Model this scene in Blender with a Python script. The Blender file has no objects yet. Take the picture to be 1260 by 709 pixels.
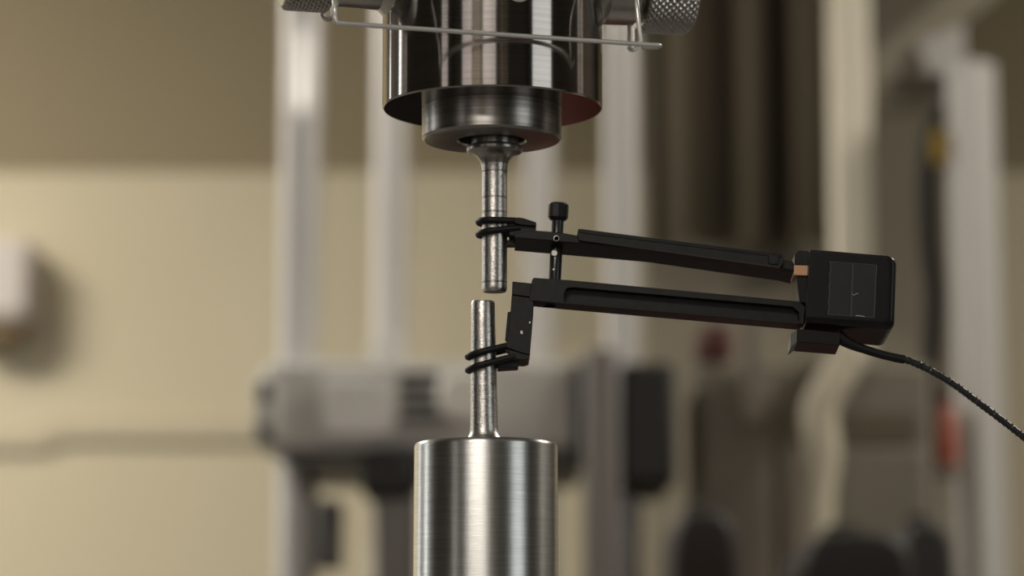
import bpy, bmesh, math, random
from mathutils import Vector, Matrix
random.seed(4)
S = bpy.context.scene
COL = S.collection
R = math.radians

# ------------------------------------------------------------------ camera
W, H, F = 1260.0, 709.0, 3375.0            # frame and focal length in pixels
PITCH = math.atan((843 - 354.5) / F)
CAM = Vector((0.0, -1.05, 1.15))
cd = bpy.data.cameras.new('camera'); cam = bpy.data.objects.new('camera', cd); COL.objects.link(cam)
cam.location = CAM; cam.rotation_euler = (math.pi / 2 + PITCH, 0, 0)
cd.sensor_width = 36; cd.lens = 36 * F / W
cd.clip_start = .05; cd.clip_end = 60
cd.dof.use_dof = True; cd.dof.focus_distance = 1.049; cd.dof.aperture_fstop = 6.3; cd.dof.aperture_blades = 7
S.camera = cam

# ------------------------------------------------------------------ world, exposure
wd = bpy.data.worlds.new('world'); S.world = wd; wd.use_nodes = True
wd.node_tree.nodes['Background'].inputs[0].default_value = (.75, .78, .85, 1)
wd.node_tree.nodes['Background'].inputs[1].default_value = .25
S.view_settings.view_transform = 'Standard'; S.view_settings.look = 'None'
S.view_settings.exposure = 0.0; S.view_settings.gamma = 1.0; S.view_settings.use_curve_mapping = False
S.cycles.use_denoising = True
S.cycles.max_bounces = 8; S.cycles.sample_clamp_indirect = 6
CEIL_W = 30.0       # watts of each ceiling lamp
WIN = 3.6           # radiance of the two narrow added windows


def area(name, loc, sx, sy, watts, col=(1, .93, .82), rot=(0, 0, 0)):
    l = bpy.data.lights.new(name, 'AREA'); l.shape = 'RECTANGLE'; l.size = sx; l.size_y = sy
    l.energy = watts; l.color = col
    o = bpy.data.objects.new(name, l); o.location = loc; o.rotation_euler = rot; COL.objects.link(o)
    return o


# ------------------------------------------------------------------ pixel -> world helper (used to measure, once)
CP, SP = math.cos(PITCH), math.sin(PITCH)


def P(px, py, y=0.0):
    """the point of the vertical plane y seen at a pixel of the photograph"""
    a = (px - W / 2) / F; b = (H / 2 - py) / F
    t = (y - CAM.y) / (CP - b * SP)
    return Vector((CAM.x + a * t, y, CAM.z + t * (SP + b * CP)))


def mpp(py, y=0.0):
    """metres per pixel on that plane"""
    b = (H / 2 - py) / F
    return (y - CAM.y) / (CP - b * SP) / F


# ------------------------------------------------------------------ materials
def mat(name, color, rough=.5, metal=0.0, spec=.5, noise=None, bump=None, emit=None, aniso=0.0, coat=0.0):
    m = bpy.data.materials.new(name); m.use_nodes = True
    nt = m.node_tree; b = nt.nodes['Principled BSDF']
    b.inputs['Base Color'].default_value = (*color, 1); b.inputs['Roughness'].default_value = rough
    b.inputs['Metallic'].default_value = metal; b.inputs['Specular IOR Level'].default_value = spec
    b.inputs['Coat Weight'].default_value = coat
    if emit:
        b.inputs['Emission Color'].default_value = (*emit[0], 1); b.inputs['Emission Strength'].default_value = emit[1]
    tc = nt.nodes.new('ShaderNodeTexCoord')
    if noise:                                   # (scale xyz, detail, amount) colour mottling
        sc, det, amt = noise
        mp = nt.nodes.new('ShaderNodeMapping'); mp.inputs['Scale'].default_value = sc
        nt.links.new(tc.outputs['Object'], mp.inputs[0])
        n = nt.nodes.new('ShaderNodeTexNoise'); n.inputs['Scale'].default_value = 1; n.inputs['Detail'].default_value = det
        nt.links.new(mp.outputs[0], n.inputs['Vector'])
        r = nt.nodes.new('ShaderNodeValToRGB')
        r.color_ramp.elements[0].position = .3; r.color_ramp.elements[1].position = .7
        r.color_ramp.elements[0].color = (*[c * (1 - amt) for c in color], 1)
        r.color_ramp.elements[1].color = (*[min(1, c * (1 + amt)) for c in color], 1)
        nt.links.new(n.outputs[0], r.inputs[0]); nt.links.new(r.outputs[0], b.inputs['Base Color'])
    if bump:                                    # (scale xyz, detail, strength, distance)
        sc, det, st, di = bump
        mp = nt.nodes.new('ShaderNodeMapping'); mp.inputs['Scale'].default_value = sc
        nt.links.new(tc.outputs['Object'], mp.inputs[0])
        n = nt.nodes.new('ShaderNodeTexNoise'); n.inputs['Scale'].default_value = 1; n.inputs['Detail'].default_value = det
        nt.links.new(mp.outputs[0], n.inputs['Vector'])
        bp = nt.nodes.new('ShaderNodeBump'); bp.inputs['Strength'].default_value = st; bp.inputs['Distance'].default_value = di
        nt.links.new(n.outputs[0], bp.inputs['Height']); nt.links.new(bp.outputs[0], b.inputs['Normal'])
    if aniso:
        b.inputs['Anisotropic'].default_value = aniso; b.inputs['Anisotropic Rotation'].default_value = .25
        tg = nt.nodes.new('ShaderNodeTangent'); tg.direction_type = 'RADIAL'; tg.axis = 'Z'
        nt.links.new(tg.outputs[0], b.inputs['Tangent'])
    return m


def marks(m, rings, width, dark):
    """thin dark scribe lines round a turned part, at heights given in its object space"""
    nt = m.node_tree; b = nt.nodes['Principled BSDF']
    tc = nt.nodes.new('ShaderNodeTexCoord'); sx = nt.nodes.new('ShaderNodeSeparateXYZ')
    nt.links.new(tc.outputs['Object'], sx.inputs[0])
    acc = None
    for z in rings:
        c = nt.nodes.new('ShaderNodeMath'); c.operation = 'COMPARE'
        nt.links.new(sx.outputs[2], c.inputs[0]); c.inputs[1].default_value = z; c.inputs[2].default_value = width
        if acc is None: acc = c
        else:
            a = nt.nodes.new('ShaderNodeMath'); a.operation = 'MAXIMUM'
            nt.links.new(acc.outputs[0], a.inputs[0]); nt.links.new(c.outputs[0], a.inputs[1]); acc = a
    mx = nt.nodes.new('ShaderNodeMix'); mx.data_type = 'RGBA'
    src = b.inputs['Base Color'].links[0].from_socket if b.inputs['Base Color'].links else None
    if src: nt.links.new(src, mx.inputs[6])
    else: mx.inputs[6].default_value = b.inputs['Base Color'].default_value
    mx.inputs[7].default_value = (*dark, 1)
    ml = nt.nodes.new('ShaderNodeMath'); ml.operation = 'MULTIPLY'; ml.inputs[1].default_value = .7
    nt.links.new(acc.outputs[0], ml.inputs[0]); nt.links.new(ml.outputs[0], mx.inputs[0])
    nt.links.new(mx.outputs[2], b.inputs['Base Color'])


M = {}
M['grip_dark'] = mat('dark polished steel', (.34, .315, .30), .11, 1, aniso=.75, noise=((3, 3, 500), 3, .14), bump=((40, 40, 2600), 2, .10, .0002))
M['grip_face'] = mat('dark ground steel face', (.20, .18, .17), .16, 1, noise=((60, 60, 60), 3, .15))
M['collar'] = mat('grey turned steel', (.33, .315, .30), .32, 1, aniso=.6, noise=((30, 30, 900), 3, .25), bump=((60, 60, 2200), 3, .2, .0002))
M['steel'] = mat('brushed steel', (.56, .56, .55), .30, 1, aniso=.7, noise=((70, 70, 3200), 3, .16), bump=((160, 160, 3600), 3, .2, .0002))
M['spec'] = mat('machined specimen steel', (.60, .58, .56), .32, 1, aniso=.4, noise=((900, 900, 1800), 3, .35), bump=((800, 800, 2600), 3, .45, .0003))
M['spec_low'] = M['spec'].copy(); M['spec_low'].name = 'machined specimen steel lower'
M['pin'] = mat('satin steel pin', (.50, .49, .47), .31, 1, noise=((300, 300, 300), 2, .08))
M['wire'] = mat('spring steel wire', (.85, .84, .82), .36, .75)
M['anod'] = mat('black anodised aluminium', (.011, .0106, .0103), .40, 0, .3, noise=((300, 300, 300), 3, .3), bump=((1500, 1500, 1500), 2, .08, .0002))
M['blackscrew'] = mat('black oxide screw', (.018, .018, .019), .28, .3, .5)
M['plastic'] = mat('black plastic', (.006, .006, .0064), .30, 0, .32, bump=((250, 250, 250), 3, .06, .0005))
M['edge_glint'] = mat('rib edge highlight', (.07, .066, .062), .4, .3)  # light tone for the reflection along the rib
M['sticker'] = mat('black film', (.010, .0098, .0102), .45, 0, .4, bump=((160, 160, 160), 2, .2, .0006))
M['sticker_edge'] = mat('film edge wear', (.085, .082, .08), .5)
M['rubber'] = mat('black rubber', (.005, .005, .005), .55, 0, .3)
M['cable'] = mat('black braided cable', (.016, .016, .018), .35, 0, .5)
M['copper'] = mat('copper coloured flexure', (.62, .36, .22), .5, .3)
M['scratch'] = mat('bare metal scratch', (.7, .68, .64), .4, .5)
M['hole'] = mat('black void', (.002, .002, .002), .9, 0, 0)


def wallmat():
    m = mat('beige wall darker above', (.58, .52, .385), .85, 0, .2)
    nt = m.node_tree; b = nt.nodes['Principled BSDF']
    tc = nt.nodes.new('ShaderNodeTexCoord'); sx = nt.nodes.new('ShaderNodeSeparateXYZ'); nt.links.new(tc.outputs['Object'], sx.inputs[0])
    g = nt.nodes.new('ShaderNodeMath'); g.operation = 'GREATER_THAN'; g.inputs[1].default_value = P(200, 212, 4.0).z  # darker colour above this height
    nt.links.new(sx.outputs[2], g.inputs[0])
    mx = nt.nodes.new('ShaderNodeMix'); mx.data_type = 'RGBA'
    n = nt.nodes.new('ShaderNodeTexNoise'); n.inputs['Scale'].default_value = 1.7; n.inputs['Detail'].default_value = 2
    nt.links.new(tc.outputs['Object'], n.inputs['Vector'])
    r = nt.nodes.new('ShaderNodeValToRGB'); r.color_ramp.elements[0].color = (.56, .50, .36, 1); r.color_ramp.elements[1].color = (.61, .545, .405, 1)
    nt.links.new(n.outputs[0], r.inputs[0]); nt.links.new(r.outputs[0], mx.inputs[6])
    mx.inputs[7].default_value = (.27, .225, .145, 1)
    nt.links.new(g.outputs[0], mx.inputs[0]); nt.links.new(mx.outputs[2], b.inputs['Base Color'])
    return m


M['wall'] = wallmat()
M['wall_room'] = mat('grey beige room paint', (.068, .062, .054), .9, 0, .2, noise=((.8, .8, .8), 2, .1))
M['floor'] = mat('dark grey epoxy floor', (.10, .095, .085), .4, noise=((2, 2, 2), 4, .15))
M['ceil'] = mat('white ceiling tiles', (.55, .53, .48), .9)
M['frame_white'] = mat('white window frame', (.5, .5, .48), .5)
M['pane'] = mat('added bright pane', (.02, .02, .02), .1, emit=((.96, 1.0, .98), WIN))
M['pane_front'] = mat('added neutral pane', (.02, .02, .02), .1, emit=((.96, 1.0, .97), 1.5))
M['pane_warm'] = mat('added warm pane', (.02, .02, .02), .1, emit=((1.0, .91, .85), .92))
M['lamp'] = mat('lamp diffuser', (.8, .8, .8), .5, emit=((1, .94, .84), 5))
M['chrome'] = mat('satin chrome column', (.66, .635, .61), .38, .4)
M['machine'] = mat('grey machine enamel', (.60, .59, .555), .55, 0, .4, noise=((6, 6, 6), 3, .12))
M['machine_light'] = mat('pale grey plate', (.80, .785, .75), .5, 0, .4)
M['dark_machine'] = mat('charcoal enamel', (.015, .014, .0125), .6)
M['black'] = mat('matt black plastic', (.035, .03, .027), .6)
M['red'] = mat('dark red enamel', (.20, .032, .024), .45)
M['redbox'] = mat('maroon box', (.085, .022, .02), .6)
M['redbright'] = mat('red plastic', (.30, .075, .045), .5)
M['yellow'] = mat('yellow plastic', (.55, .36, .05), .5)
M['offwhite'] = mat('off white enamel', (.84, .78, .64), .5)
M['offwhite2'] = mat('cool white enamel', (.45, .432, .405), .45)
M['beige'] = mat('beige cabinet enamel', (.20, .176, .135), .6, noise=((3, 3, 3), 2, .15))
M['sheet'] = mat('brown curtain cloth', (.145, .122, .088), .95, 0, .1)
M['hose'] = mat('pale hose', (.55, .50, .38), .7)
M['conduit'] = mat('painted conduit', (.52, .46, .335), .7)
M['conduit_grey'] = mat('mid grey enamel', (.24, .225, .21), .5)
M['side'] = mat('dark grey cover', (.11, .105, .10), .5)
M['taupe'] = mat('taupe panel', (.265, .235, .18), .8, 0, .2, noise=((2, 2, 2), 2, .08))
M['cable_black'] = mat('black cable jacket', (.012, .011, .010), .6)
M['dialwhite'] = mat('white dial', (.85, .82, .74), .5)
M['lilac'] = mat('pale grey box plastic', (.58, .53, .50), .6)
M['brown'] = mat('brown plastic', (.20, .14, .07), .6)

# ------------------------------------------------------------------ mesh helpers


def tag(o, label=None, cat=None, group=None, kind=None):
    if label: o['label'] = label
    if cat: o['category'] = cat
    if group: o['group'] = group
    if kind: o['kind'] = kind
    return o


def empty(name, loc, label, cat, group=None):
    o = bpy.data.objects.new(name, None); COL.objects.link(o); o.location = loc; o.empty_display_size = .02
    return tag(o, label, cat, group)


def wloc(o):
    v = Vector((0, 0, 0))
    while o is not None: v += o.location; o = o.parent
    return v


def link(name, bm, m, parent=None, sharp=35, bevel=0, segs=2, origin=None):
    """one mesh object from a bmesh in world coordinates"""
    bmesh.ops.recalc_face_normals(bm, faces=bm.faces)
    base = wloc(parent) if parent else Vector((0, 0, 0))
    org = base if origin is None else origin
    bmesh.ops.translate(bm, verts=bm.verts, vec=-org)
    me = bpy.data.meshes.new(name); bm.to_mesh(me); bm.free()
    me.polygons.foreach_set('use_smooth', [True] * len(me.polygons)); me.set_sharp_from_angle(angle=R(sharp))
    if isinstance(m, (list, tuple)):
        for x in m: me.materials.append(x)
    else: me.materials.append(m)
    o = bpy.data.objects.new(name, me); COL.objects.link(o)
    if parent: o.parent = parent
    o.location = org - base
    if bevel:
        b = o.modifiers.new('bevel', 'BEVEL'); b.width = bevel; b.segments = segs; b.limit_method = 'ANGLE'; b.angle_limit = R(30)
    return o


def lathe(bm, prof, cx, cy, seg=96, axis=None):
    """prof: (radius, height) pairs; axis: matrix turning the z axis"""
    rings = []
    for r, z in prof:
        if r < 1e-7: rings.append([bm.verts.new((cx, cy, z))])
        else: rings.append([bm.verts.new((cx + r * math.cos(2 * math.pi * i / seg), cy + r * math.sin(2 * math.pi * i / seg), z)) for i in range(seg)])
    for a, b in zip(rings, rings[1:]):
        for i in range(seg):
            j = (i + 1) % seg
            if len(a) == 1 and len(b) == 1: continue
            if len(a) == 1: bm.faces.new((a[0], b[i], b[j]))
            elif len(b) == 1: bm.faces.new((a[i], a[j], b[0]))
            else: bm.faces.new((a[i], a[j], b[j], b[i]))
    if axis is not None: bmesh.ops.transform(bm, matrix=axis, verts=bm.verts)
    return bm


def tube(bm, pts, rad, seg=12, cap=True):
    pts = [Vector(p) for p in pts]; n = len(pts)
    rad = rad if isinstance(rad, (list, tuple)) else [rad] * n
    up = None; rings = []
    for i, p in enumerate(pts):
        t = (pts[min(i + 1, n - 1)] - pts[max(i - 1, 0)]).normalized()
        if up is None:
            up = Vector((0, 0, 1)) if abs(t.z) < .9 else Vector((0, 1, 0))
        s = t.cross(up).normalized(); up = s.cross(t).normalized()
        rings.append([bm.verts.new(p + rad[i] * (math.cos(2 * math.pi * k / seg) * s + math.sin(2 * math.pi * k / seg) * up)) for k in range(seg)])
    for a, b in zip(rings, rings[1:]):
        for k in range(seg): bm.faces.new((a[k], a[(k + 1) % seg], b[(k + 1) % seg], b[k]))
    if cap: bm.faces.new(rings[0][::-1]); bm.faces.new(rings[-1])
    return bm


def spline(pts, k=8):
    """Catmull-Rom through the points"""
    pts = [Vector(p) for p in pts]; out = []
    q = [2 * pts[0] - pts[1]] + pts + [2 * pts[-1] - pts[-2]]
    for i in range(1, len(q) - 2):
        a, b, c, d = q[i - 1], q[i], q[i + 1], q[i + 2]
        for s in range(k):
            t = s / k
            out.append(.5 * (2 * b + (c - a) * t + (2 * a - 5 * b + 4 * c - d) * t * t + (3 * b - a - 3 * c + d) * t ** 3))
    out.append(pts[-1]); return out


def fillet(poly, rads, k=6):
    """round the corners of a 2D polygon"""
    out = []; n = len(poly)
    for i, (x, y) in enumerate(poly):
        r = rads[i] if isinstance(rads, (list, tuple)) else rads
        if r <= 0: out.append((x, y)); continue
        p = Vector((x, y)); a = Vector(poly[i - 1]) - p; b = Vector(poly[(i + 1) % n]) - p
        ang = a.angle(b); d = min(r / math.tan(ang / 2), a.length * .49, b.length * .49)
        p0 = p + a.normalized() * d; p1 = p + b.normalized() * d
        for s in range(k + 1):
            t = s / k; q = (1 - t) ** 2 * p0 + 2 * t * (1 - t) * p + t * t * p1
            out.append((q.x, q.y))
    return out


def prism(bm, poly, y, thick, roll=0.0):
    """polygon measured in pixels on the plane y, carried back by thick (m); roll tips the back edge down (deg)"""
    f = [P(a, b, y) for a, b in poly]
    d = Vector((0, math.cos(R(roll)), -math.sin(R(roll)))) * thick
    v0 = [bm.verts.new(p) for p in f]; v1 = [bm.verts.new(p + d) for p in f]; n = len(f)
    bm.faces.new(v0); bm.faces.new(v1[::-1])
    for i in range(n): bm.faces.new((v0[i], v1[i], v1[(i + 1) % n], v0[(i + 1) % n]))
    return bm


def pocket_prism(bm, outer, inner, y, thick, deep, roll=0.0):
    """like prism, with a pocket sunk into the front; outer and inner have equal point counts"""
    d = Vector((0, math.cos(R(roll)), -math.sin(R(roll))))
    o0 = [bm.verts.new(P(*p, y)) for p in outer]; i0 = [bm.verts.new(P(*p, y)) for p in inner]
    o1 = [bm.verts.new(v.co + d * thick) for v in o0]; i1 = [bm.verts.new(v.co + d * deep) for v in i0]
    n = len(outer)
    for k in range(n):
        j = (k + 1) % n
        bm.faces.new((o0[k], o0[j], i0[j], i0[k])); bm.faces.new((o0[k], o1[k], o1[j], o0[j])); bm.faces.new((i0[k], i0[j], i1[j], i1[k]))
    bm.faces.new(i1); bm.faces.new(o1[::-1])
    return bm


def box(bm, x0, x1, y0, y1, z0, z1):
    v = [bm.verts.new((x, y, z)) for z in (z0, z1) for y in (y0, y1) for x in (x0, x1)]
    for f in ((0, 1, 3, 2), (4, 6, 7, 5), (0, 4, 5, 1), (2, 3, 7, 6), (0, 2, 6, 4), (1, 5, 7, 3)): bm.faces.new([v[i] for i in f])
    return bm


def boxpx(bm, x0, y0, x1, y1, y, thick):
    """upright box whose front face spans these pixels on the plane y"""
    a = P(x0, (y0 + y1) / 2, y); b = P(x1, (y0 + y1) / 2, y)
    return box(bm, a.x, b.x, y, y + thick, P(x0, y1, y).z, P(x0, y0, y).z)


def NB(): return bmesh.new()


# ================================================================== THE ROOM
XL, XR, YF, YB, ZC = -3.5, 3.0, -4.0, 4.0, 3.0


def struct(name, bm, m, label, **k):
    o = link(name, bm, m, **k); tag(o, label, None, None, 'structure'); return o


struct('floor', box(NB(), XL - .1, XR + .1, YF - .1, YB + .1, -.1, 0), M['floor'], 'dark grey laboratory floor')
struct('ceiling', box(NB(), XL - .1, XR + .1, YF - .1, YB + .1, ZC, ZC + .1), M['ceil'], 'plain ceiling over the laboratory')
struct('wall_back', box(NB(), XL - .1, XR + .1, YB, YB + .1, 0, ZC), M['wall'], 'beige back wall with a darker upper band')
struct('wall_left', box(NB(), XL - .1, XL, YF, YB, 0, ZC), M['wall_room'], 'grey beige left wall')
struct('wall_right', box(NB(), XR, XR + .1, YF, YB, 0, ZC), M['wall_room'], 'grey beige right wall')
struct('wall_front', box(NB(), XL - .1, XR + .1, YF - .1, YF, 0, ZC), M['wall_room'], 'grey beige wall behind the photographer')


def window(n, side, c0, c1, z0, z1, m='pane'):
    """an added, unseen window set on a wall: frame of four bars and a lit pane"""
    fr, pa = NB(), NB(); t = .05

    def bx(bm, a, b, u, v, d0, d1):
        if side == 'front': box(bm, a, b, YF + d0, YF + d1, u, v)
        elif side == 'left': box(bm, XL + d0, XL + d1, a, b, u, v)
        else: box(bm, XR - d1, XR - d0, a, b, u, v)
    bx(fr, c0 - t, c0, z0 - t, z1 + t, .001, .05); bx(fr, c1, c1 + t, z0 - t, z1 + t, .001, .05)
    bx(fr, c0, c1, z0 - t, z0, .001, .05); bx(fr, c0, c1, z1, z1 + t, .001, .05)
    bx(pa, c0, c1, z0, z1, .002, .012)
    o = struct('window_%d' % n, fr, M['frame_white'], {1: 'added tall window in the wall straight behind the photographer', 2: 'added tall window at the far end of the wall behind the photographer',
                                                   3: 'added tall window in the left wall, behind the photographer', 4: 'added wide window in the right wall', 5: 'added narrow window in the left wall, beside the testing machine',
                                                   6: 'added narrow window in the left wall, next to the back wall'}[n])
    p = link('pane', pa, M[m], o)


window(1, 'front', -.62, .22, .9, 2.75, 'pane_warm')  # added windows, placed to give bright bands in the steel
window(2, 'front', -2.35, -1.55, .9, 2.75, 'pane_warm')
window(3, 'left', -3.3, -2.6, .9, 2.6, 'pane_warm')
window(4, 'right', -3.3, -1.5, .8, 2.75, 'pane_front')
window(5, 'left', 1.15, 1.5, .8, 2.5)
window(6, 'left', 3.1, 3.5, .8, 2.5)

for i, (x, y, lx, ly, w_, lab) in enumerate(((-.75, -2.85, 1.3, .5, 1.9, 'ceiling light panel behind the photographer'),
                                             (-2.1, 2.6, 1.2, .6, 2.75, 'ceiling light panel over the left of the back wall'),
                                             (1.9, 1.6, .6, .6, 1.5, 'small added fill panel over the white rack'))):  # last panel is an added fill for the rack and right wall
    t = empty('ceiling_light', (x, y, ZC - .06), lab, 'lamp')
    hs = NB(); box(hs, x - lx / 2 - .03, x + lx / 2 + .03, y - ly / 2 - .03, y + ly / 2 + .03, ZC - .06, ZC - .001)
    link('housing', hs, M['frame_white'], t)
    df = NB(); box(df, x - lx / 2, x + lx / 2, y - ly / 2, y + ly / 2, ZC - .075, ZC - .0605)
    link('diffuser', df, M['lamp'], t)
    area('ceiling_lamp_light', (x, y, ZC - .085), lx, ly, CEIL_W * w_)

# pale reflectors added on the wall behind the photographer (seen as soft bands in the steel)
for x0, x1, lab in ((-1.38, -.78, 'tall pale locker added between the two front windows'), (.56, 1.02, 'tall pale locker added alone on the front wall')):
    lk = empty('band_reflector', ((x0 + x1) / 2, YF + .25, 0), lab, 'reflector')
    link('body', box(NB(), x0, x1, YF + .07, YF + .48, 0, 2.2), M['taupe'], lk, bevel=.005)
    d = link('door', box(NB(), x0 + .02, x1 - .02, YF + .481, YF + .5, .06, 2.15), M['taupe'], lk, bevel=.003)
    link('handle', box(NB(), x1 - .08, x1 - .06, YF + .5, YF + .53, 1.0, 1.15), M['chrome'], d, bevel=.003)

# ================================================================== FOREGROUND LOAD FRAME (carries the grips; outside the frame)
AX = P(606, 135).x                                     # axis of the upper grip
LX = P(598, 545).x                                     # axis of the lower grip
zb = 1.06
t = empty('load_frame', (AX, 0, 0), 'grey load frame that carries the two steel grips', 'machine')
link('base', box(NB(), AX - .45, AX + .45, -.25, .35, 0, zb), M['conduit_grey'], t, bevel=.01)
for sx in (-.36, .36):
    link('column', lathe(NB(), [(.03, zb), (.03, 2.0)], AX + sx, .06, 48), M['chrome'], t)
link('crosshead', box(NB(), AX - .45, AX + .45, -.08, .2, 1.62, 1.80), M['machine'], t, bevel=.008)

# ================================================================== UPPER GRIP
z_und = P(606, 135).z; rg = 135.5 * mpp(135)
z_col = P(605, 174).z; rc = 86 * mpp(174)
ug = empty('upper_grip', (AX, 0, z_und), 'large dark polished steel upper grip cylinder above the specimen', 'grip')
c = .0006
link('body', lathe(NB(), [(0, 1.6198), (rg, 1.6198), (rg, z_und + c), (rg - c * .6, z_und + c * .25), (rg - c, z_und)], AX, 0, 160), M['grip_dark'], ug, sharp=20)
link('underside', lathe(NB(), [(rg - c, z_und), (rc * .5, z_und)], AX, 0, 160), M['grip_face'], ug)
zc2 = z_col
rh = 41 * mpp(174)
link('collar', lathe(NB(), [(rc, z_und), (rc, zc2 + .0012), (rc - .0008, zc2 + .0003), (rc - .0015, zc2), (rh + .0006, zc2), (rh, zc2 + .0006), (rh, zc2 + .010), (0, zc2 + .010)], AX - .0003, 0, 128),
     M['collar'], ug, sharp=25).location
ss = P(638, -13, 0)
# set screw sunk in the front of the grip
yfr = -math.sqrt(max(1e-6, rg ** 2 - (P(638, -13).x - AX) ** 2))
sp = P(638.5, -14, yfr)
b = NB(); lathe(b, [(0, -.0012), (.0028, -.0012), (.0028, .0002), (.0046, .0004), (.0052, .0), (.0052, -.002)], 0, 0, 32)
bmesh.ops.transform(b, matrix=Matrix.Translation(sp) @ Matrix.Rotation(math.atan2(sp.x - AX, -yfr), 4, 'Z') @ Matrix.Rotation(R(90), 4, 'X'), verts=b.verts)
link('set_screw', b, M['wire'], ug)

# ------------------------------------------------------------------ knurled pin through the grip
YAW = R(15)
zp = P(606, -24).z
PM = Matrix.Translation((AX, 0, zp)) @ Matrix.Rotation(YAW, 4, 'Z') @ Matrix.Rotation(R(90), 4, 'Y')   # local z = along the pin
pin = empty('grip_pin', (AX, 0, zp), 'steel cross pin with knurled knobs through the upper grip', 'pin')


def knurl(s0, s1, rad, seg=312, rows=56):
    bm = NB(); ln = s1 - s0; rings = []
    nd = 38; pitch = .0029
    for j in range(rows + 1):
        s = s0 + ln * j / rows; e = min(s - s0, s1 - s)
        taper = .0022 * (1 - min(1, e / .0022)) ** 2
        ring = []
        for i in range(seg):
            a = i / seg * nd
            u = a + (s - s0) / pitch; w = a - (s - s0) / pitch
            tr = lambda q: abs((q % 1) - .5) * 2
            h = min(1.0, 1.6 * min(tr(u), tr(w)))
            edge = min(1, e / .001)
            r = rad - taper - .0010 * (1 - h) * edge
            ring.append(bm.verts.new((r * math.cos(2 * math.pi * i / seg), r * math.sin(2 * math.pi * i / seg), s)))
        rings.append(ring)
    for a, b2 in zip(rings, rings[1:]):
        for i in range(seg): bm.faces.new((a[i], a[(i + 1) % seg], b2[(i + 1) % seg], b2[i]))
    bm.faces.new(rings[0][::-1]); bm.faces.new(rings[-1])
    bmesh.ops.transform(bm, matrix=PM, verts=bm.verts)
    return bm


link('knob', knurl(-.0835, -.0645, .017), M['pin'], pin, sharp=60)
link('knob', knurl(.0605, .0815, .017), M['pin'], pin, sharp=60)
for s in (-1, 1):
    i0 = .036; i1 = .0585 if s > 0 else .0625
    pr = [(.0185, i0 * s), (.0175, (i0 + .006) * s), (.0145, (i0 + .0095) * s), (.0142, i1 * s - .0006 * s), (.0136, i1 * s), (.010, i1 * s), (.010, (i1 + .0045) * s)]
    link('sleeve', lathe(NB(), pr, 0, 0, 64, PM), M['pin'], pin)
link('shaft', lathe(NB(), [(.0095, -.063), (.0095, .060)], 0, 0, 32, PM), M['pin'], pin)

# ------------------------------------------------------------------ spring wire clip
wy = lambda x: -.0482 + math.tan(YAW) * (x - AX)


def WP(px, py, dy=0.0):
    x = P(px, py).x; y = wy(x); x = P(px, py, y).x; y = wy(x) + dy
    return P(px, py, y)


clip = empty('spring_clip', WP(600, 42), 'bent spring wire clip across the front of the upper grip', 'clip')
rw = .00090
arc = [PM @ Vector((.0118 * math.cos(a), .0118 * math.sin(a), .0605)) for a in [R(-40 - 20 * k) for k in range(10)]]
main = [WP(412, 20), WP(413.5, 26), WP(417, 28.2), WP(424, 28.8), WP(436, 29.9), WP(520, 35.8), WP(610, 42.1), WP(700, 48.3), WP(780, 53.8), WP(803, 55.2), WP(810, 55.6), WP(811.5, 57, .002), WP(806, 58.2, .0035), WP(790, 57.5, .006)]
pts = spline([WP(411.5, -40, .012), WP(411.5, -10, .004), WP(412, 10)] + main, 6)
link('wire', tube(NB(), pts, rw, 12), M['wire'], clip)
# right-hand upright that runs down past the knob to the long wire
pts = spline([WP(779, -30, .012), WP(783, 0, .004), WP(785, 20, .002), WP(787, 40, .002), WP(788.5, 53, .0025)], 6)
link('upright_wire', tube(NB(), pts, rw, 12), M['wire'], clip)


def uloop(xc, top, rpx, bot, dy):
    q = [(xc - rpx, top)] + [(xc + rpx * math.cos(a), bot - rpx + rpx * math.sin(a)) for a in [math.pi - math.pi * k / 10 for k in range(11)]] + [(xc + rpx, top)]
    return [WP(a, b_, dy) for a, b_ in q]


link('wire_loop', tube(NB(), uloop(403, -40, 6.5, 24, .068), rw, 10), M['wire'], clip)
link('wire_loop', tube(NB(), uloop(778, -30, 4.2, 61.5, .066), rw, 10), M['wire'], clip)

# ================================================================== SPECIMEN, upper half
SX = P(608.5, 280).x
m1 = mpp(280)
zf = lambda py: P(608, py).z
r0 = 15.7 * m1
us = empty('specimen_half', (SX, 0, zf(359.5)), 'upper half of the broken round steel specimen, hanging from the upper grip', 'specimen')
rr = 33.5 * m1
prof = [(0, zc2 + .0095), (rr, zc2 + .0095)]
prof = [(0, zc2 + .0095), (29 * m1, zc2 + .0095)]
prof += [(a * m1, zf(q)) for a, q in ((29, 180.5), (34, 180.5), (34.6, 181.2), (34.6, 186.4), (34, 187.4), (32, 188.4), (28.5, 189.4), (25, 191), (21.6, 193.6), (18.6, 197.6), (16.8, 202.5), (15.8, 209))]
prof += [(r0, zf(230)), (r0 * .995, zf(300)), (r0 * .99, zf(352)), (r0 * .985, zf(355)), (r0 * .94, zf(358)), (r0 * .86, zf(359.5)), (r0 * .7, zf(359.2)), (0, zf(358.6))]
k_ = next(i for i, q in enumerate(prof) if abs(q[0] - 16.8 * m1) < 1e-6)
link('shoulder', lathe(NB(), prof[:k_ + 1] + [(0, prof[k_][1])], SX, 0, 72), M['collar'], us, sharp=50)['label'] = 'darker flanged shoulder'
so = link('shaft', lathe(NB(), [(0, prof[k_][1])] + prof[k_:], SX, 0, 72), M['spec'], us, sharp=50)
zo = zf(359.5)
marks(M['spec'], [zf(212) - zo, zf(244) - zo, zf(262) - zo, zf(348) - zo], .00032, (.16, .12, .10))

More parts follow.
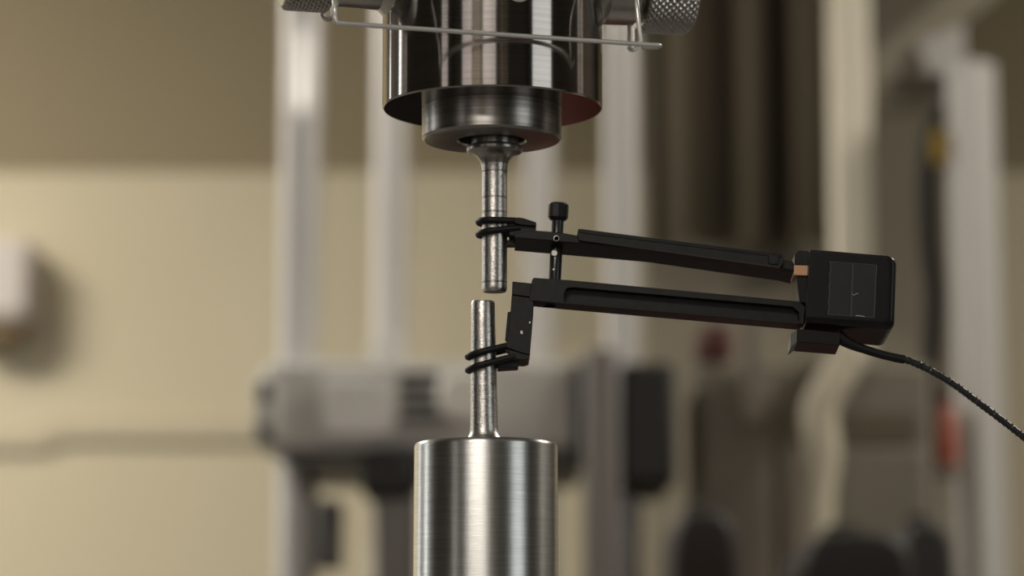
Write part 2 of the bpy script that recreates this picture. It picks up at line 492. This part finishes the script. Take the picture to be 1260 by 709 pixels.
# ================================================================== LOWER GRIP and lower half
zt = P(598, 545).z; rl = 88.3 * mpp(560)
lg = empty('lower_grip', (LX, 0, zb), 'brushed steel lower grip cylinder with a flat top', 'grip')
link('body', lathe(NB(), [(0, zt), (rl - .0018, zt), (rl - .0011, zt - .00014), (rl - .00053, zt - .00053), (rl - .00014, zt - .0011), (rl, zt - .0018), (rl * 1.012, zb + .0003), (0, zb + .0003)], LX, 0, 160), M['steel'], lg, sharp=25)
zl = lambda py: P(596, py).z
B0, B1 = P(594.2, 371).x, P(596, 536).x
ra, rb = 14.8 * m1, 17 * m1
ls = empty('specimen_half', (B1, 0, zt), 'lower half of the broken round steel specimen, standing in the lower grip', 'specimen')
bm = NB()
prof = [(0, zl(371.5)), (ra * .6, zl(370.6)), (ra * .93, zl(371)), (ra, zl(373.5)), (ra * 1.0, zl(400)), (ra * 1.07, zl(450)), (rb * .97, zl(500)), (rb, zl(524)), (rb * 1.02, zl(530)), (rb * 1.08, zl(535)), (rb * 1.25, zl(539)), (rb * 1.4, zl(542)), (rb * 1.45, zt + .00005)]
lathe(bm, prof, 0, 0, 72)
for v in bm.verts:
    f = (v.co.z - zl(371)) / (zl(536) - zl(371)); v.co.x += B0 + (B1 - B0) * f
link('shaft', bm, M['spec_low'], ls, sharp=50)

# ================================================================== EXTENSOMETER
ex = empty('extensometer', P(690, 345), 'black clip-on extensometer with two long arms beside the specimen', 'instrument')
yf = -.0065
# upper arm
b = prism(NB(), [(633, 286), (660, 283.5), (690, 286), (712, 290), (975, 321), (978, 326), (978, 334), (962, 330), (800, 307), (633, 292.5)], yf, .0165, 9)
link('upper_arm', b, M['anod'], ex, bevel=.0003)
b = prism(NB(), fillet([(711.5, 281.5), (716, 281.8), (964, 313.2), (964, 324), (960, 329.5), (712, 294.5), (710, 290)], [1.5, 1, 1.5, 3, 2, 1.5, 1.5], 4), yf - .0022, .0080, 4)
link('stiffening_rib', b, M['anod'], ex, bevel=.0004)
b = prism(NB(), [(713, 283.4), (962, 314.6), (962, 317.5), (713, 286.6)], yf - .00245, .001, 4)
link('rib_ridge', b, M['anod'], ex, bevel=.0003)
link('rib_glint', tube(NB(), [P(711.5, 294.8, yf - .0021), P(959, 329.4, yf - .0021)], .00022, 6), M['edge_glint'], ex)  # edge reflection put into a lighter bead
b = prism(NB(), [(945, 312), (958, 313.5), (959, 315.5), (957, 326), (946, 325)], yf - .0028, .001, 4)
link('rib_end_pad', b, M['anod'], ex, bevel=.0004)
# knife edge block at the specimen end of the upper arm
link('contact_block', prism(NB(), [(627, 278), (637, 275.5), (659, 277), (658, 290), (640, 292), (626, 289.5)], yf + .0006, .012, 4), M['anod'], ex, bevel=.0003)
link('knife_edge', prism(NB(), [(623.5, 295.5), (632, 295), (633, 301), (624, 301)], -.001, .008, 0), M['anod'], ex)
# lower arm
outer = [(654.5, 345), (656.5, 341.8), (700, 344.6), (984, 371), (990, 377), (989, 398.5), (983, 398.8), (694, 373.6), (651, 369.4), (651.5, 366)]
inner = [(694, 362), (697.5, 354.6), (705, 353.6), (975, 377.4), (983, 384), (983.5, 394), (979, 397.2), (703, 372.9), (695, 372.2), (694, 369)]
b = pocket_prism(NB(), outer, inner, yf - .0006, .0135, .0042, 2)
link('lower_arm', b, M['anod'], ex, bevel=.0003)
hp = P(676, 375.8, -.001)
b = NB(); lathe(b, [(0, 0), (.0022, 0), (.0022, -.0002)], 0, 0, 20)
bmesh.ops.transform(b, matrix=Matrix.Translation(hp + Vector((0, 0, -.0003))), verts=b.verts)
link('blind_hole', b, M['hole'], ex)
# the post that hangs from the lower arm
link('upper_block', prism(NB(), [(630.5, 346.2), (656, 348.8), (656, 369.5), (650.5, 365.4), (629.8, 362.8)], yf, .0125, 3), M['anod'], ex, bevel=.0003)
link('post', prism(NB(), [(629.6, 363.2), (650.5, 365.8), (656.5, 371), (656.5, 379), (651.8, 436.5), (640, 434), (622.4, 427.5), (625.5, 405), (628.5, 380)], yf - .0004, .0125, 4), M['anod'], ex, bevel=.0003)
link('side_plate', prism(NB(), [(624.6, 384), (629, 383.4), (626, 419), (621.4, 418)], yf + .005, .006, 0), M['anod'], ex, bevel=.0002)
link('foot_block', prism(NB(), [(626, 430), (651.5, 437), (650.2, 441.5), (644, 443), (626, 441)], yf + .0002, .012, 6), M['anod'], ex, bevel=.0003)
link('knife_edge', prism(NB(), [(610.5, 447.5), (622, 442.5), (639, 440), (637.5, 451.5), (612, 453.2)], -.003, .0085, 3), M['anod'], ex, bevel=.0003)
for (px, py, r) in ((642, 409.2, .0006), (652, 397, .00035)):
    pp = P(px, py, yf - .00045)
    b = NB(); vs = [b.verts.new(pp + Vector((r * math.cos(a) * random.uniform(.5, 1.1), -.00004, r * 1.5 * math.sin(a) * random.uniform(.6, 1.1)))) for a in [k * math.pi / 4 for k in range(8)]]
    b.faces.new(vs); e = bmesh.ops.extrude_face_region(b, geom=b.faces[:]); bmesh.ops.translate(b, verts=[v for v in e['geom'] if isinstance(v, bmesh.types.BMVert)], vec=(0, .0002, 0))
    link('paint_chip', b, M['scratch'], ex)['label'] = 'small bare chip in the black finish'

# gauge rings that hold the arms to the specimen


def loop(cx, py, slope, xr_px, rt=.00128, rad=.0062, dzb=0.0):
    c0 = P(cx, py, 0); m = mpp(py); xr = (xr_px - cx) * m
    pts = []
    for k in range(7): pts.append(Vector((xr + (0 - xr) * k / 6, -rad * (.85 + .15 * k / 6), 0)))
    for k in range(1, 16):
        a = -math.pi / 2 - math.pi * k / 16
        pts.append(Vector((rad * math.cos(a), rad * math.sin(a), 0)))
    for k in range(7): pts.append(Vector((xr * k / 6, rad, 0)))
    return [c0 + Vector((p.x, p.y, -p.x * math.tan(R(slope)) + dzb * p.y)) for p in pts]


tube_objs = []
for (cx, py, sl, xr) in ((608.5, 274, 1.5, 641), (608.5, 286.6, -6.5, 640), (595.6, 434.6, -13.5, 630), (595.8, 450.5, -15, 634)):
    link('retaining_ring', tube(NB(), loop(cx, py, sl, xr), .00130, 14), M['rubber'], ex)
link('ring_clip', prism(NB(), fillet([(634, 267.6), (644, 268.4), (659.6, 273.6), (660, 277.8), (640, 276.2), (633, 274)], 1, 3), yf - .0012, .010, 2), M['rubber'], ex, bevel=.0003)

# thumb screw
s0, s1 = P(687.4, 250, 0), P(682.6, 345, 0)
ax = (s0 - s1).normalized()
TM = Matrix.Translation(s1) @ ax.to_track_quat('Z', 'Y').to_matrix().to_4x4()
L = (s0 - s1).length; mm = mpp(280)
h0 = L - 21.5 * mm
def screw_head():
    b = NB(); n = 12; rh_ = 12.6 * mm
    prof = [(.0, L), (rh_ * .82, L), (rh_, L - 2.2 * mm), (rh_, h0 + 3.2 * mm), (rh_ * .8, h0), (0, h0)]
    return lathe(b, prof, 0, 0, n, TM)
link('screw_head', screw_head(), M['blackscrew'], ex, sharp=15, bevel=.00015)
link('screw_shaft', lathe(NB(), [(0, 0), (7.6 * mm, 0), (7.6 * mm, 43 * mm), (7.3 * mm, 43.5 * mm), (7.3 * mm, h0 + .0001)], 0, 0, 40, TM), M['blackscrew'], ex)


def disc(name, px, py, y, r, m, ring=None):
    pp = P(px, py, y); mt = Matrix.Translation(pp) @ Matrix.Rotation(R(90), 4, 'X')
    link(name, lathe(NB(), [(0, .0001), (r, .0001), (r, -.001)], 0, 0, 20, mt), m, ex)
    if ring: link(name + '_rim', lathe(NB(), [(r, -.0008), (r, .0002), (r * 1.22, .00015), (r * 1.3, -.0008)], 0, 0, 24, mt), ring, ex)


disc('cross_hole', 684.6, 293.4, yf - .0001, .0009, M['hole'], M['scratch'])
disc('cross_hole', 682.2, 311.6, -7.7 * mm, .0011, M['scratch'], M['blackscrew'])
disc('cross_hole', 681.2, 331.6, -7.7 * mm, .0004, M['scratch'])

# body
bo = fillet([(996.5, 305.2), (1104.5, 314.2), (1101.5, 404.5), (991.5, 396.5)], [1.5, 13, 10, 2], 8)
b = NB(); bev = .0032
dv = Vector((0, math.cos(R(6.5)), -math.sin(R(6.5))))
rings = [[b.verts.new(P(994 + (x - 994) * .90, 352 + (y - 352) * (.80 if y > 352 else .88), yf - .006)) for x, y in bo]]
for k in range(8):
    a = k / 7 * math.pi / 2
    ins, dep = 1 - math.sin(a), bev * (1 - math.cos(a))
    rings.append([b.verts.new(P(994 + (x - 994) * (1 - .062 * ins), 352 + (y - 352) * (1 - (.155 if y > 352 else .07) * ins), yf - .006) + dv * dep) for x, y in bo])
rings.append([b.verts.new(v.co + dv * (.0285 - bev)) for v in rings[-1]])
for r_a, r_b in zip(rings, rings[1:]):
    for k in range(len(bo)):
        j = (k + 1) % len(bo); b.faces.new((r_a[k], r_b[k], r_b[j], r_a[j]))
b.faces.new(rings[0]); b.faces.new(rings[-1][::-1])
link('body', b, M['plastic'], ex, sharp=40)
lp = [(1021.5, 322.3), (1078.5, 326.3), (1075.4, 391), (1018.6, 386.6)]
yl = yf - .00605
b = prism(NB(), fillet(lp, 2, 4), yl - .00008, .001, 0)
lab = link('label_panel', b, M['sticker'], ex)
e = NB()
for (p, q, w) in (((1078.6, 326.4), (1075.5, 391), .55), ((1049.6, 324), (1047.2, 389.2), .6), ((1021.3, 322), (1078.6, 326.2), .35), ((1018.5, 386.8), (1075.4, 391.2), .45)):
    tube(e, [P(*p, yl - .0001), P(*q, yl - .0001)], w * mm, 6)
sc_ = []
for k in range(25):
    f = k / 24; sc_.append(P(1021.3 - 2.9 * f + 1.3 * abs(math.sin(f * math.pi * 4)), 322 + 64.8 * f, yl - .0001))
tube(e, sc_, .45 * mm, 6)
link('seam', e, M['sticker_edge'], lab)
e = NB()
for p in ([(1048.5, 362), (1051, 363.4), (1053, 361.6)], [(1053.5, 361.8), (1056, 361.2)], [(1053, 388.4), (1060, 388.8), (1064, 389.8)]):
    tube(e, [P(*q, yl - .0002) for q in p], .45 * mm, 6)
link('scratch', e, M['scratch'], lab)['label'] = 'bright scratches in the black film'

# hinge end of the arms
link('hinge_block', prism(NB(), fillet([(978, 313), (983, 308), (998, 309), (998, 326.5), (978, 326)], [2, 4, 0, 0, 0], 4), yf + .0005, .012, 4), M['anod'], ex, bevel=.0003)
link('flexure', prism(NB(), [(977, 326.2), (999, 326.8), (999, 339.4), (976.6, 338.6)], yf - .0002, .012, 4), M['copper'], ex, bevel=.0002)['label'] = 'copper coloured flexure strip'
link('hinge_plate', prism(NB(), [(980, 339), (1000, 339.5), (998, 374), (984, 372), (981.5, 352)], yf + .001, .011, 3), M['rubber'], ex, bevel=.0002)
b = prism(NB(), [(981.6, 404.6), (1033.6, 409), (1033.4, 425.2), (981.2, 421)], yf - .0015, .014, 8)
link('cable_block', b, M['plastic'], ex, bevel=.0003)
link('lit_facet', prism(NB(), [(973.6, 411), (981.2, 404.8), (981.0, 421.2), (973, 427.4)], yf - .0008, .0125, 8), M['side'], ex, bevel=.0002)  # lit left facet of the cable block, its brightness put into the colour

# strain relief and cable
sr = [P(1030, 413, -.004), P(1040, 420, -.004), P(1055, 427, -.004), P(1080, 435, -.004), P(1100, 440, -.004), P(1113, 442.5, -.004)]
link('strain_relief', tube(NB(), spline(sr, 6), [.0027 - .0010 * min(1, k / 14) for k in range(31)], 16), M['rubber'], ex)
cp = [P(1108, 441.6, -.004), P(1122, 445.5, -.004), P(1143, 455, -.004), P(1172, 472, -.004), P(1200, 492.5, -.004), P(1232, 516.5, -.004), P(1262, 540, -.004), P(1330, 596, -.002), P(1400, 670, 0), P(1440, 770, .005)]
cs = spline(cp, 10)
link('cable', tube(NB(), cs, .00128, 14), M['cable'], ex)
# the braid: two counter-wound strands round the cable
for sg in (1, -1):
    acc = 0; pts = []; dense = []
    cs2 = spline(cp[:8], 60)
    for i in range(len(cs2) - 1):
        t_ = (cs2[i + 1] - cs2[i]); acc += t_.length; t_.normalize()
        s_ = t_.cross(Vector((0, 0, 1))).normalized(); u_ = s_.cross(t_)
        a = sg * acc / .0042 * 2 * math.pi
        pts.append(cs2[i] + .00122 * (math.cos(a) * s_ + math.sin(a) * u_))
    link('braid_strand', tube(NB(), pts, .00032, 5), M['cable'], ex)

# ================================================================== BACKGROUND TESTING MACHINE
YM = 2.15
mc = P(560, 500, YM)
tm = empty('testing_machine', (mc.x, YM + .25, 0), 'grey four-column testing machine in the blurred background', 'machine')
tz = 2.35


def column(cx, py, y, rpx, z0, z1, m=M['chrome'], name='column'):
    p = P(cx, py, y)
    return link(name, lathe(NB(), [(0, z0), (rpx * mpp(py, y), z0), (rpx * mpp(py, y), z1), (0, z1)], p.x, y, 48), m, tm)


column(370, 250, YM + .15, 25, 1.19, tz)
column(764.5, 250, YM + .15, 21.5, 1.19, tz)
column(481, 250, YM + .48, 21.5, 1.19, tz)
column(663.5, 250, YM + .48, 21.5, 1.19, tz)
link('base', box(NB(), P(290, 600, YM).x, P(850, 600, YM).x, YM - .02, YM + .65, 0, 1.19), M['dark_machine'], tm, bevel=.01)
link('top_beam', box(NB(), P(290, 600, YM).x, P(850, 600, YM).x, YM, YM + .6, tz, tz + .2), M['machine'], tm, bevel=.01)
link('crosshead', boxpx(NB(), 322, 444, 716, 553, YM, .6), M['machine'], tm, bevel=.008)
link('crosshead_end', boxpx(NB(), 312, 462, 340, 545, YM - .02, .2), M['machine'], tm, bevel=.006)
link('bolt_head', boxpx(NB(), 316, 470, 332, 492, YM - .04, .03), M['dark_machine'], tm, bevel=.003)
link('bolt_head', boxpx(NB(), 316, 520, 332, 540, YM - .04, .03), M['dark_machine'], tm, bevel=.003)
link('face_plate', boxpx(NB(), 398, 466, 484, 536, YM - .015, .02), M['machine_light'], tm, bevel=.003)
sl_ = link('slotted_panel', boxpx(NB(), 486, 452, 546, 528, YM - .006, .01), M['machine'], tm, bevel=.002)
for k in range(4):
    link('slot', boxpx(NB(), 492, 459 + 17 * k, 540, 468 + 17 * k, YM - .009, .006), M['dark_machine'], sl_)
link('dial', lathe(NB(), [(0, .03), (.026, .03), (.030, .026), (.030, 0)], 0, 0, 32, Matrix.Translation(P(570, 490, YM)) @ Matrix.Rotation(R(90), 4, 'X')), M['dialwhite'], tm)
link('front_screw_cover', boxpx(NB(), 719, 428, 763, 830, YM - .08, .05), M['conduit_grey'], tm, bevel=.006)
link('cover_dark_edge', boxpx(NB(), 704, 446, 720, 560, YM - .01, .05), M['dark_machine'], tm)  # dark strip along the left of the screw cover
link('drive_box', boxpx(NB(), 764, 446, 832, 596, YM - .04, .3), M['dark_machine'], tm, bevel=.008)
link('grip_block', boxpx(NB(), 444, 552, 512, 612, YM - .02, .12), M['dark_machine'], tm, bevel=.01)
link('under_plate', boxpx(NB(), 350, 552, 720, 572, YM + .02, .4), M['side'], tm, bevel=.004)
link('lower_ram', boxpx(NB(), 460, 600, 512, 860, YM, .08), M['conduit_grey'], tm, bevel=.006)
link('hose_guard', boxpx(NB(), 386, 615, 420, 700, YM, .05), M['side'], tm, bevel=.006)
b = NB(); c0 = P(475, 431, YM + .1)
tube(b, [c0 + Vector((.016 * math.cos(a), 0, .016 * math.sin(a))) for a in [2 * math.pi * k / 24 for k in range(25)]], .006, 10)
link('lifting_ring', b, M['machine_light'], tm)

# added, unseen spot lamp for the bright patch on the left column (above the frame)
wl = empty('column_spot', P(352, -90, YM - .42), 'small added spot lamp above the left column of the testing machine', 'lamp')
la = P(352, -90, YM - .42); aim = P(371, 82, YM + .12); dr_ = (aim - la).normalized()
LM = Matrix.Translation(la) @ dr_.to_track_quat('Z', 'Y').to_matrix().to_4x4()
link('shade', lathe(NB(), [(.012, -.05), (.016, -.05), (.03, .0), (.028, .0), (.012, -.046)], 0, 0, 32, LM), M['dark_machine'], wl)
link('arm', tube(NB(), [la - dr_ * .05, la - dr_ * .05 + Vector((0, 0, .1)), Vector((la.x, YM - .009, tz + .05))], .008, 8), M['dark_machine'], wl)
sl = bpy.data.lights.new('column_spot_light', 'SPOT'); sl.energy = 6.5; sl.color = (1, .95, .86); sl.spot_size = R(13); sl.spot_blend = .7; sl.shadow_soft_size = .012
so_ = bpy.data.objects.new('column_spot_light', sl); COL.objects.link(so_); so_.location = la - dr_ * .01; so_.rotation_euler = (-dr_).to_track_quat('Z', 'Y').to_euler()

# ================================================================== LEFT WALL FITTINGS
wbx = empty('wall_box', P(10, 400, 3.9), 'pale grey box on the beige wall at the left edge', 'box')
link('housing', boxpx(NB(), -40, 292, 38, 396, 3.9, .098), M['lilac'], wbx, bevel=.02)
link('base_strip', boxpx(NB(), -40, 396, 26, 420, 3.92, .078), M['brown'], wbx, bevel=.01)
b = prism(NB(), [(-60, 526), (40, 526), (66, 514), (620, 516), (620, 545), (72, 543), (52, 555), (-60, 555)], YB - .014, .0138)
tag(link('wall_trunking', b, M['conduit'], bevel=.003), 'flat beige cable trunking running along the wall left of the machine', 'pipe')

# ================================================================== RIGHT BACKGROUND
# curtain
b = NB(); n = 80; y0 = 3.7  # added brown sheet; the wall's dimness is put into its colour
xa, xb = P(800, 100, y0).x, P(1030, 100, y0).x
lo, hi = [], []
for k in range(n + 1):
    f = k / n; x = xa + (xb - xa) * f; yy = y0 + .045 * math.sin(f * 2 * math.pi * 3.2 + .6) + .015 * math.sin(f * 31)
    lo.append(b.verts.new((x, yy, P(900, 300, y0).z))); hi.append(b.verts.new((x, yy + .0, 2.9)))
for k in range(n): b.faces.new((lo[k], lo[k + 1], hi[k + 1], hi[k]))
o = link('sheet', b, M['sheet'], sharp=180); tag(o, 'brown curtain added for the dim back wall, right of the machine', 'sheet')
sm = o.modifiers.new('solid', 'SOLIDIFY'); sm.thickness = .006
b = tube(NB(), [(xa - .05, y0, 2.91), (xb + .05, y0, 2.91)], .014, 12)
tag(link('sheet_rail', b, M['machine']), 'rail that carries the brown curtain', 'rail')

# wall dimness put into colour: added taupe screen behind the curtain and the rack
ps = empty('dim_backing', P(985, 400, 3.84), 'added taupe screen of two panels standing before the back wall', 'backing')
for q0_, q1_ in ((793, 984), (988, 1180)):
    pn = NB(); box(pn, P(q0_, 350, 3.84).x, P(q1_, 350, 3.84).x, 3.84, 3.87, .05, 2.75)
    link('panel', pn, M['taupe'], ps, bevel=.004)
for q in (800, 986, 1172):
    link('foot', box(NB(), P(q, 350, 3.84).x - .02, P(q, 350, 3.84).x + .02, 3.74, 3.96, 0, .05), M['dark_machine'], ps)

# white frame
YW = 2.45
wf = empty('rack_frame', P(1120, 700, YW), 'white steel rack frame with a diagonal brace at the right', 'rack')
p = P(1050, 200, YW); m_ = mpp(200, YW)
link('post', box(NB(), p.x - 23 * m_, p.x + 23 * m_, YW, YW + .06, 0, 2.6), M['offwhite'], wf, bevel=.004)
p = P(1206, 300, YW - .1)
b = NB(); th = R(32)
w_ = .047
vs = [Vector((w_ * u, w_ * v)) for u, v in ((-.5, -.5), (.5, -.5), (.5, .5), (-.5, .5))]
rot = [Vector((v.x * math.cos(th) - v.y * math.sin(th), v.x * math.sin(th) + v.y * math.cos(th))) for v in vs]
ztop = P(1206, 70, YW - .1).z
q0 = [b.verts.new((p.x + v.x, YW - .06 + v.y, 0)) for v in rot]; q1 = [b.verts.new((p.x + v.x, YW - .06 + v.y, ztop)) for v in rot]
b.faces.new(q0[::-1]); b.faces.new(q1)
for i in range(4): b.faces.new((q0[i], q0[(i + 1) % 4], q1[(i + 1) % 4], q1[i]))
link('post', b, M['offwhite2'], wf, bevel=.004)
link('brace', prism(NB(), [(1062, 72), (1215, -48), (1240, -14), (1070, 122)], YW + .005, .04), M['taupe'], wf, bevel=.003)
link('rail', prism(NB(), [(1068, 96), (1180, 94), (1180, 128), (1068, 134)], YW + .02, .04), M['beige'], wf, bevel=.003)
link('gusset', prism(NB(), [(1130, 52), (1185, 30), (1190, 90), (1140, 92)], YW - .01, .03), M['offwhite2'], wf, bevel=.003)
# hanging cable with a yellow tag
b = tube(NB(), spline([P(1166, 128, YW - .002), P(1160, 142, YW - .002), P(1148, 165, YW - .002), P(1142, 220, YW - .002), P(1144, 300, YW - .002), P(1150, 360, YW - .002), P(1146, 440, YW - .002), P(1140, 560, YW - .002), P(1142, 700, YW - .002), P(1142, 900, YW - .002)], 6), .0135, 12)
hc = empty('hanging_cable', P(1142, 500, YW - .03), 'thick black cable hanging beside the white rack post', 'cable')
link('cable', b, M['cable_black'], hc)
link('plug', boxpx(NB(), 1152, 120, 1180, 152, YW - .05, .04), M['cable_black'], hc, bevel=.006)
link('tag', boxpx(NB(), 1149, 160, 1168, 200, YW - .06, .012), M['yellow'], hc, bevel=.003)['label'] = 'yellow tag'

# beige cabinet
YC = 2.17
cb = empty('storage_cabinet', P(985, 700, YC), 'shallow beige storage cabinet standing before the white rack', 'cabinet')
ztc = P(900, 445, YC).z
xa, xb = P(858, 500, YC).x, P(1150, 500, YC).x
link('body', box(NB(), xa, xb, YC + .02, YC + .22, 0, ztc), M['beige'], cb, bevel=.006)
mid = P(955, 500, YC).x
d = link('door', box(NB(), xa + .01, mid - .006, YC, YC + .019, .1, ztc - .02), M['beige'], cb, bevel=.004)
link('handle', box(NB(), mid - .04, mid - .02, YC - .02, YC, 1.45, 1.6), M['beige'], d, bevel=.003)
d = link('door', box(NB(), mid + .006, xb - .01, YC, YC + .019, .1, P(1000, 552, YC).z), M['beige'], cb, bevel=.004)
link('niche', box(NB(), mid + .01, xb - .02, YC + .012, YC + .019, P(1000, 545, YC).z, P(1000, 508, YC).z), M['sheet'], cb)
tag(link('tool_box', boxpx(NB(), 862, 398, 902, 444.6, YC + .05, .12), M['redbox'], bevel=.01), 'dark red box on top of the beige cabinet', 'box')
b = tube(NB(), spline([P(1062, 395, 2.32), P(1058, 408, 2.25), P(1050, 424, 2.14), P(1037, 452, 2.125), P(1016, 486, 2.12), P(1008, 515, 2.12), P(1012, 560, 2.12), P(1004, 640, 2.12), P(1000, 900, 2.12)], 8), .021, 14)
tag(link('flexible_hose', b, M['hose']), 'pale flexible hose hanging in front of the beige cabinet', 'hose')
bt = empty('spray_bottle', P(1165, 575, 2.3), 'red bottle beside the cool white rack post', 'bottle')
pz = P(1165, 575, 2.3)
m_ = mpp(540, 2.3)
link('body', lathe(NB(), [(0, 0), (15 * m_, 0), (16 * m_, .01), (16 * m_, 60 * m_), (7 * m_, 74 * m_), (7 * m_, 84 * m_), (0, 84 * m_)], 0, 0, 24, Matrix.Translation(pz)), M['redbright'], bt)
link('cap', lathe(NB(), [(8 * m_, 84 * m_), (8 * m_, 98 * m_), (0, 99 * m_)], 0, 0, 20, Matrix.Translation(pz)), M['black'], bt)
tag(link('shelf_board', box(NB(), P(1152.5, 574, 2.3).x, P(1179, 574, 2.3).x, 2.27, 2.33, pz.z - .012, pz.z), M['beige'], bevel=.003), 'small beige shelf under the red bottle on the rack post', 'shelf')

# red chest in front of the cabinet, under the frame, with black things on it
tc_ = empty('tool_chest', (.16, 1.55, 0), 'narrow red tool chest under the rounded black case', 'chest')
link('body', box(NB(), .048, .27, 1.2, 1.95, 0, 1.2), M['red'], tc_, bevel=.01)
for k in range(4):
    dr = link('drawer', box(NB(), .06, .258, 1.185, 1.2, .1 + .27 * k, .34 + .27 * k), M['red'], tc_, bevel=.004)
    link('handle', box(NB(), .1, .22, 1.165, 1.185, .3 + .27 * k, .32 + .27 * k), M['machine_light'], dr, bevel=.003)


ct = empty('equipment_cart', (.6, 1.7, 0), 'charcoal equipment cart under the two right-hand black cases', 'cart')
link('top_board', box(NB(), .29, .95, 1.3, 2.05, 1.16, 1.2), M['dark_machine'], ct, bevel=.004)
link('lower_board', box(NB(), .29, .95, 1.3, 2.05, .2, .24), M['dark_machine'], ct, bevel=.004)
for gx in (.30, .91):
    for gy in (1.31, 2.01): link('leg', box(NB(), gx, gx + .03, gy, gy + .03, 0, 1.16), M['dark_machine'], ct)


def case(name, cx, top, halfw, y, depth, lab):
    p = P(cx, top, y); m_ = mpp(top, y); hw = halfw * m_
    t = empty(name, (p.x, y + depth / 2, 1.2), lab, 'case')
    b = NB(); n = 14; prof = []
    hgt = p.z - 1.2
    for k in range(n + 1):
        a = math.pi * k / n
        prof.append((p.x + hw * math.copysign(abs(math.cos(a)) ** .6, math.cos(a)), 1.2 + hgt * (.55 + .45 * math.sin(a) ** .8)))
    prof = [(p.x + hw, 1.2)] + prof + [(p.x - hw, 1.2)]
    v0 = [b.verts.new((x, y, z)) for x, z in prof]; v1 = [b.verts.new((x, y + depth, z)) for x, z in prof]
    b.faces.new(v0); b.faces.new(v1[::-1])
    for i in range(len(prof)): b.faces.new((v0[i], v0[(i + 1) % len(prof)], v1[(i + 1) % len(prof)], v1[i]))
    link('body', b, M['black'], t, bevel=.008)
    hb = tube(NB(), spline([(p.x - hw * .35, y + depth / 2, p.z - .004), (p.x - hw * .25, y + depth / 2, p.z + .006), (p.x + hw * .25, y + depth / 2, p.z + .006), (p.x + hw * .35, y + depth / 2, p.z - .004)], 5), .005, 8)
    link('handle', hb, M['black'], t)


case('equipment_case', 868, 628, 42, 1.55, .2, 'rounded black case nearest the lower steel grip')
case('equipment_case', 1056, 652, 68, 1.6, .22, 'widest black case below the extensometer body')
case('equipment_case', 1142, 640, 32, 1.75, .15, 'narrow black case beside the white rack post')
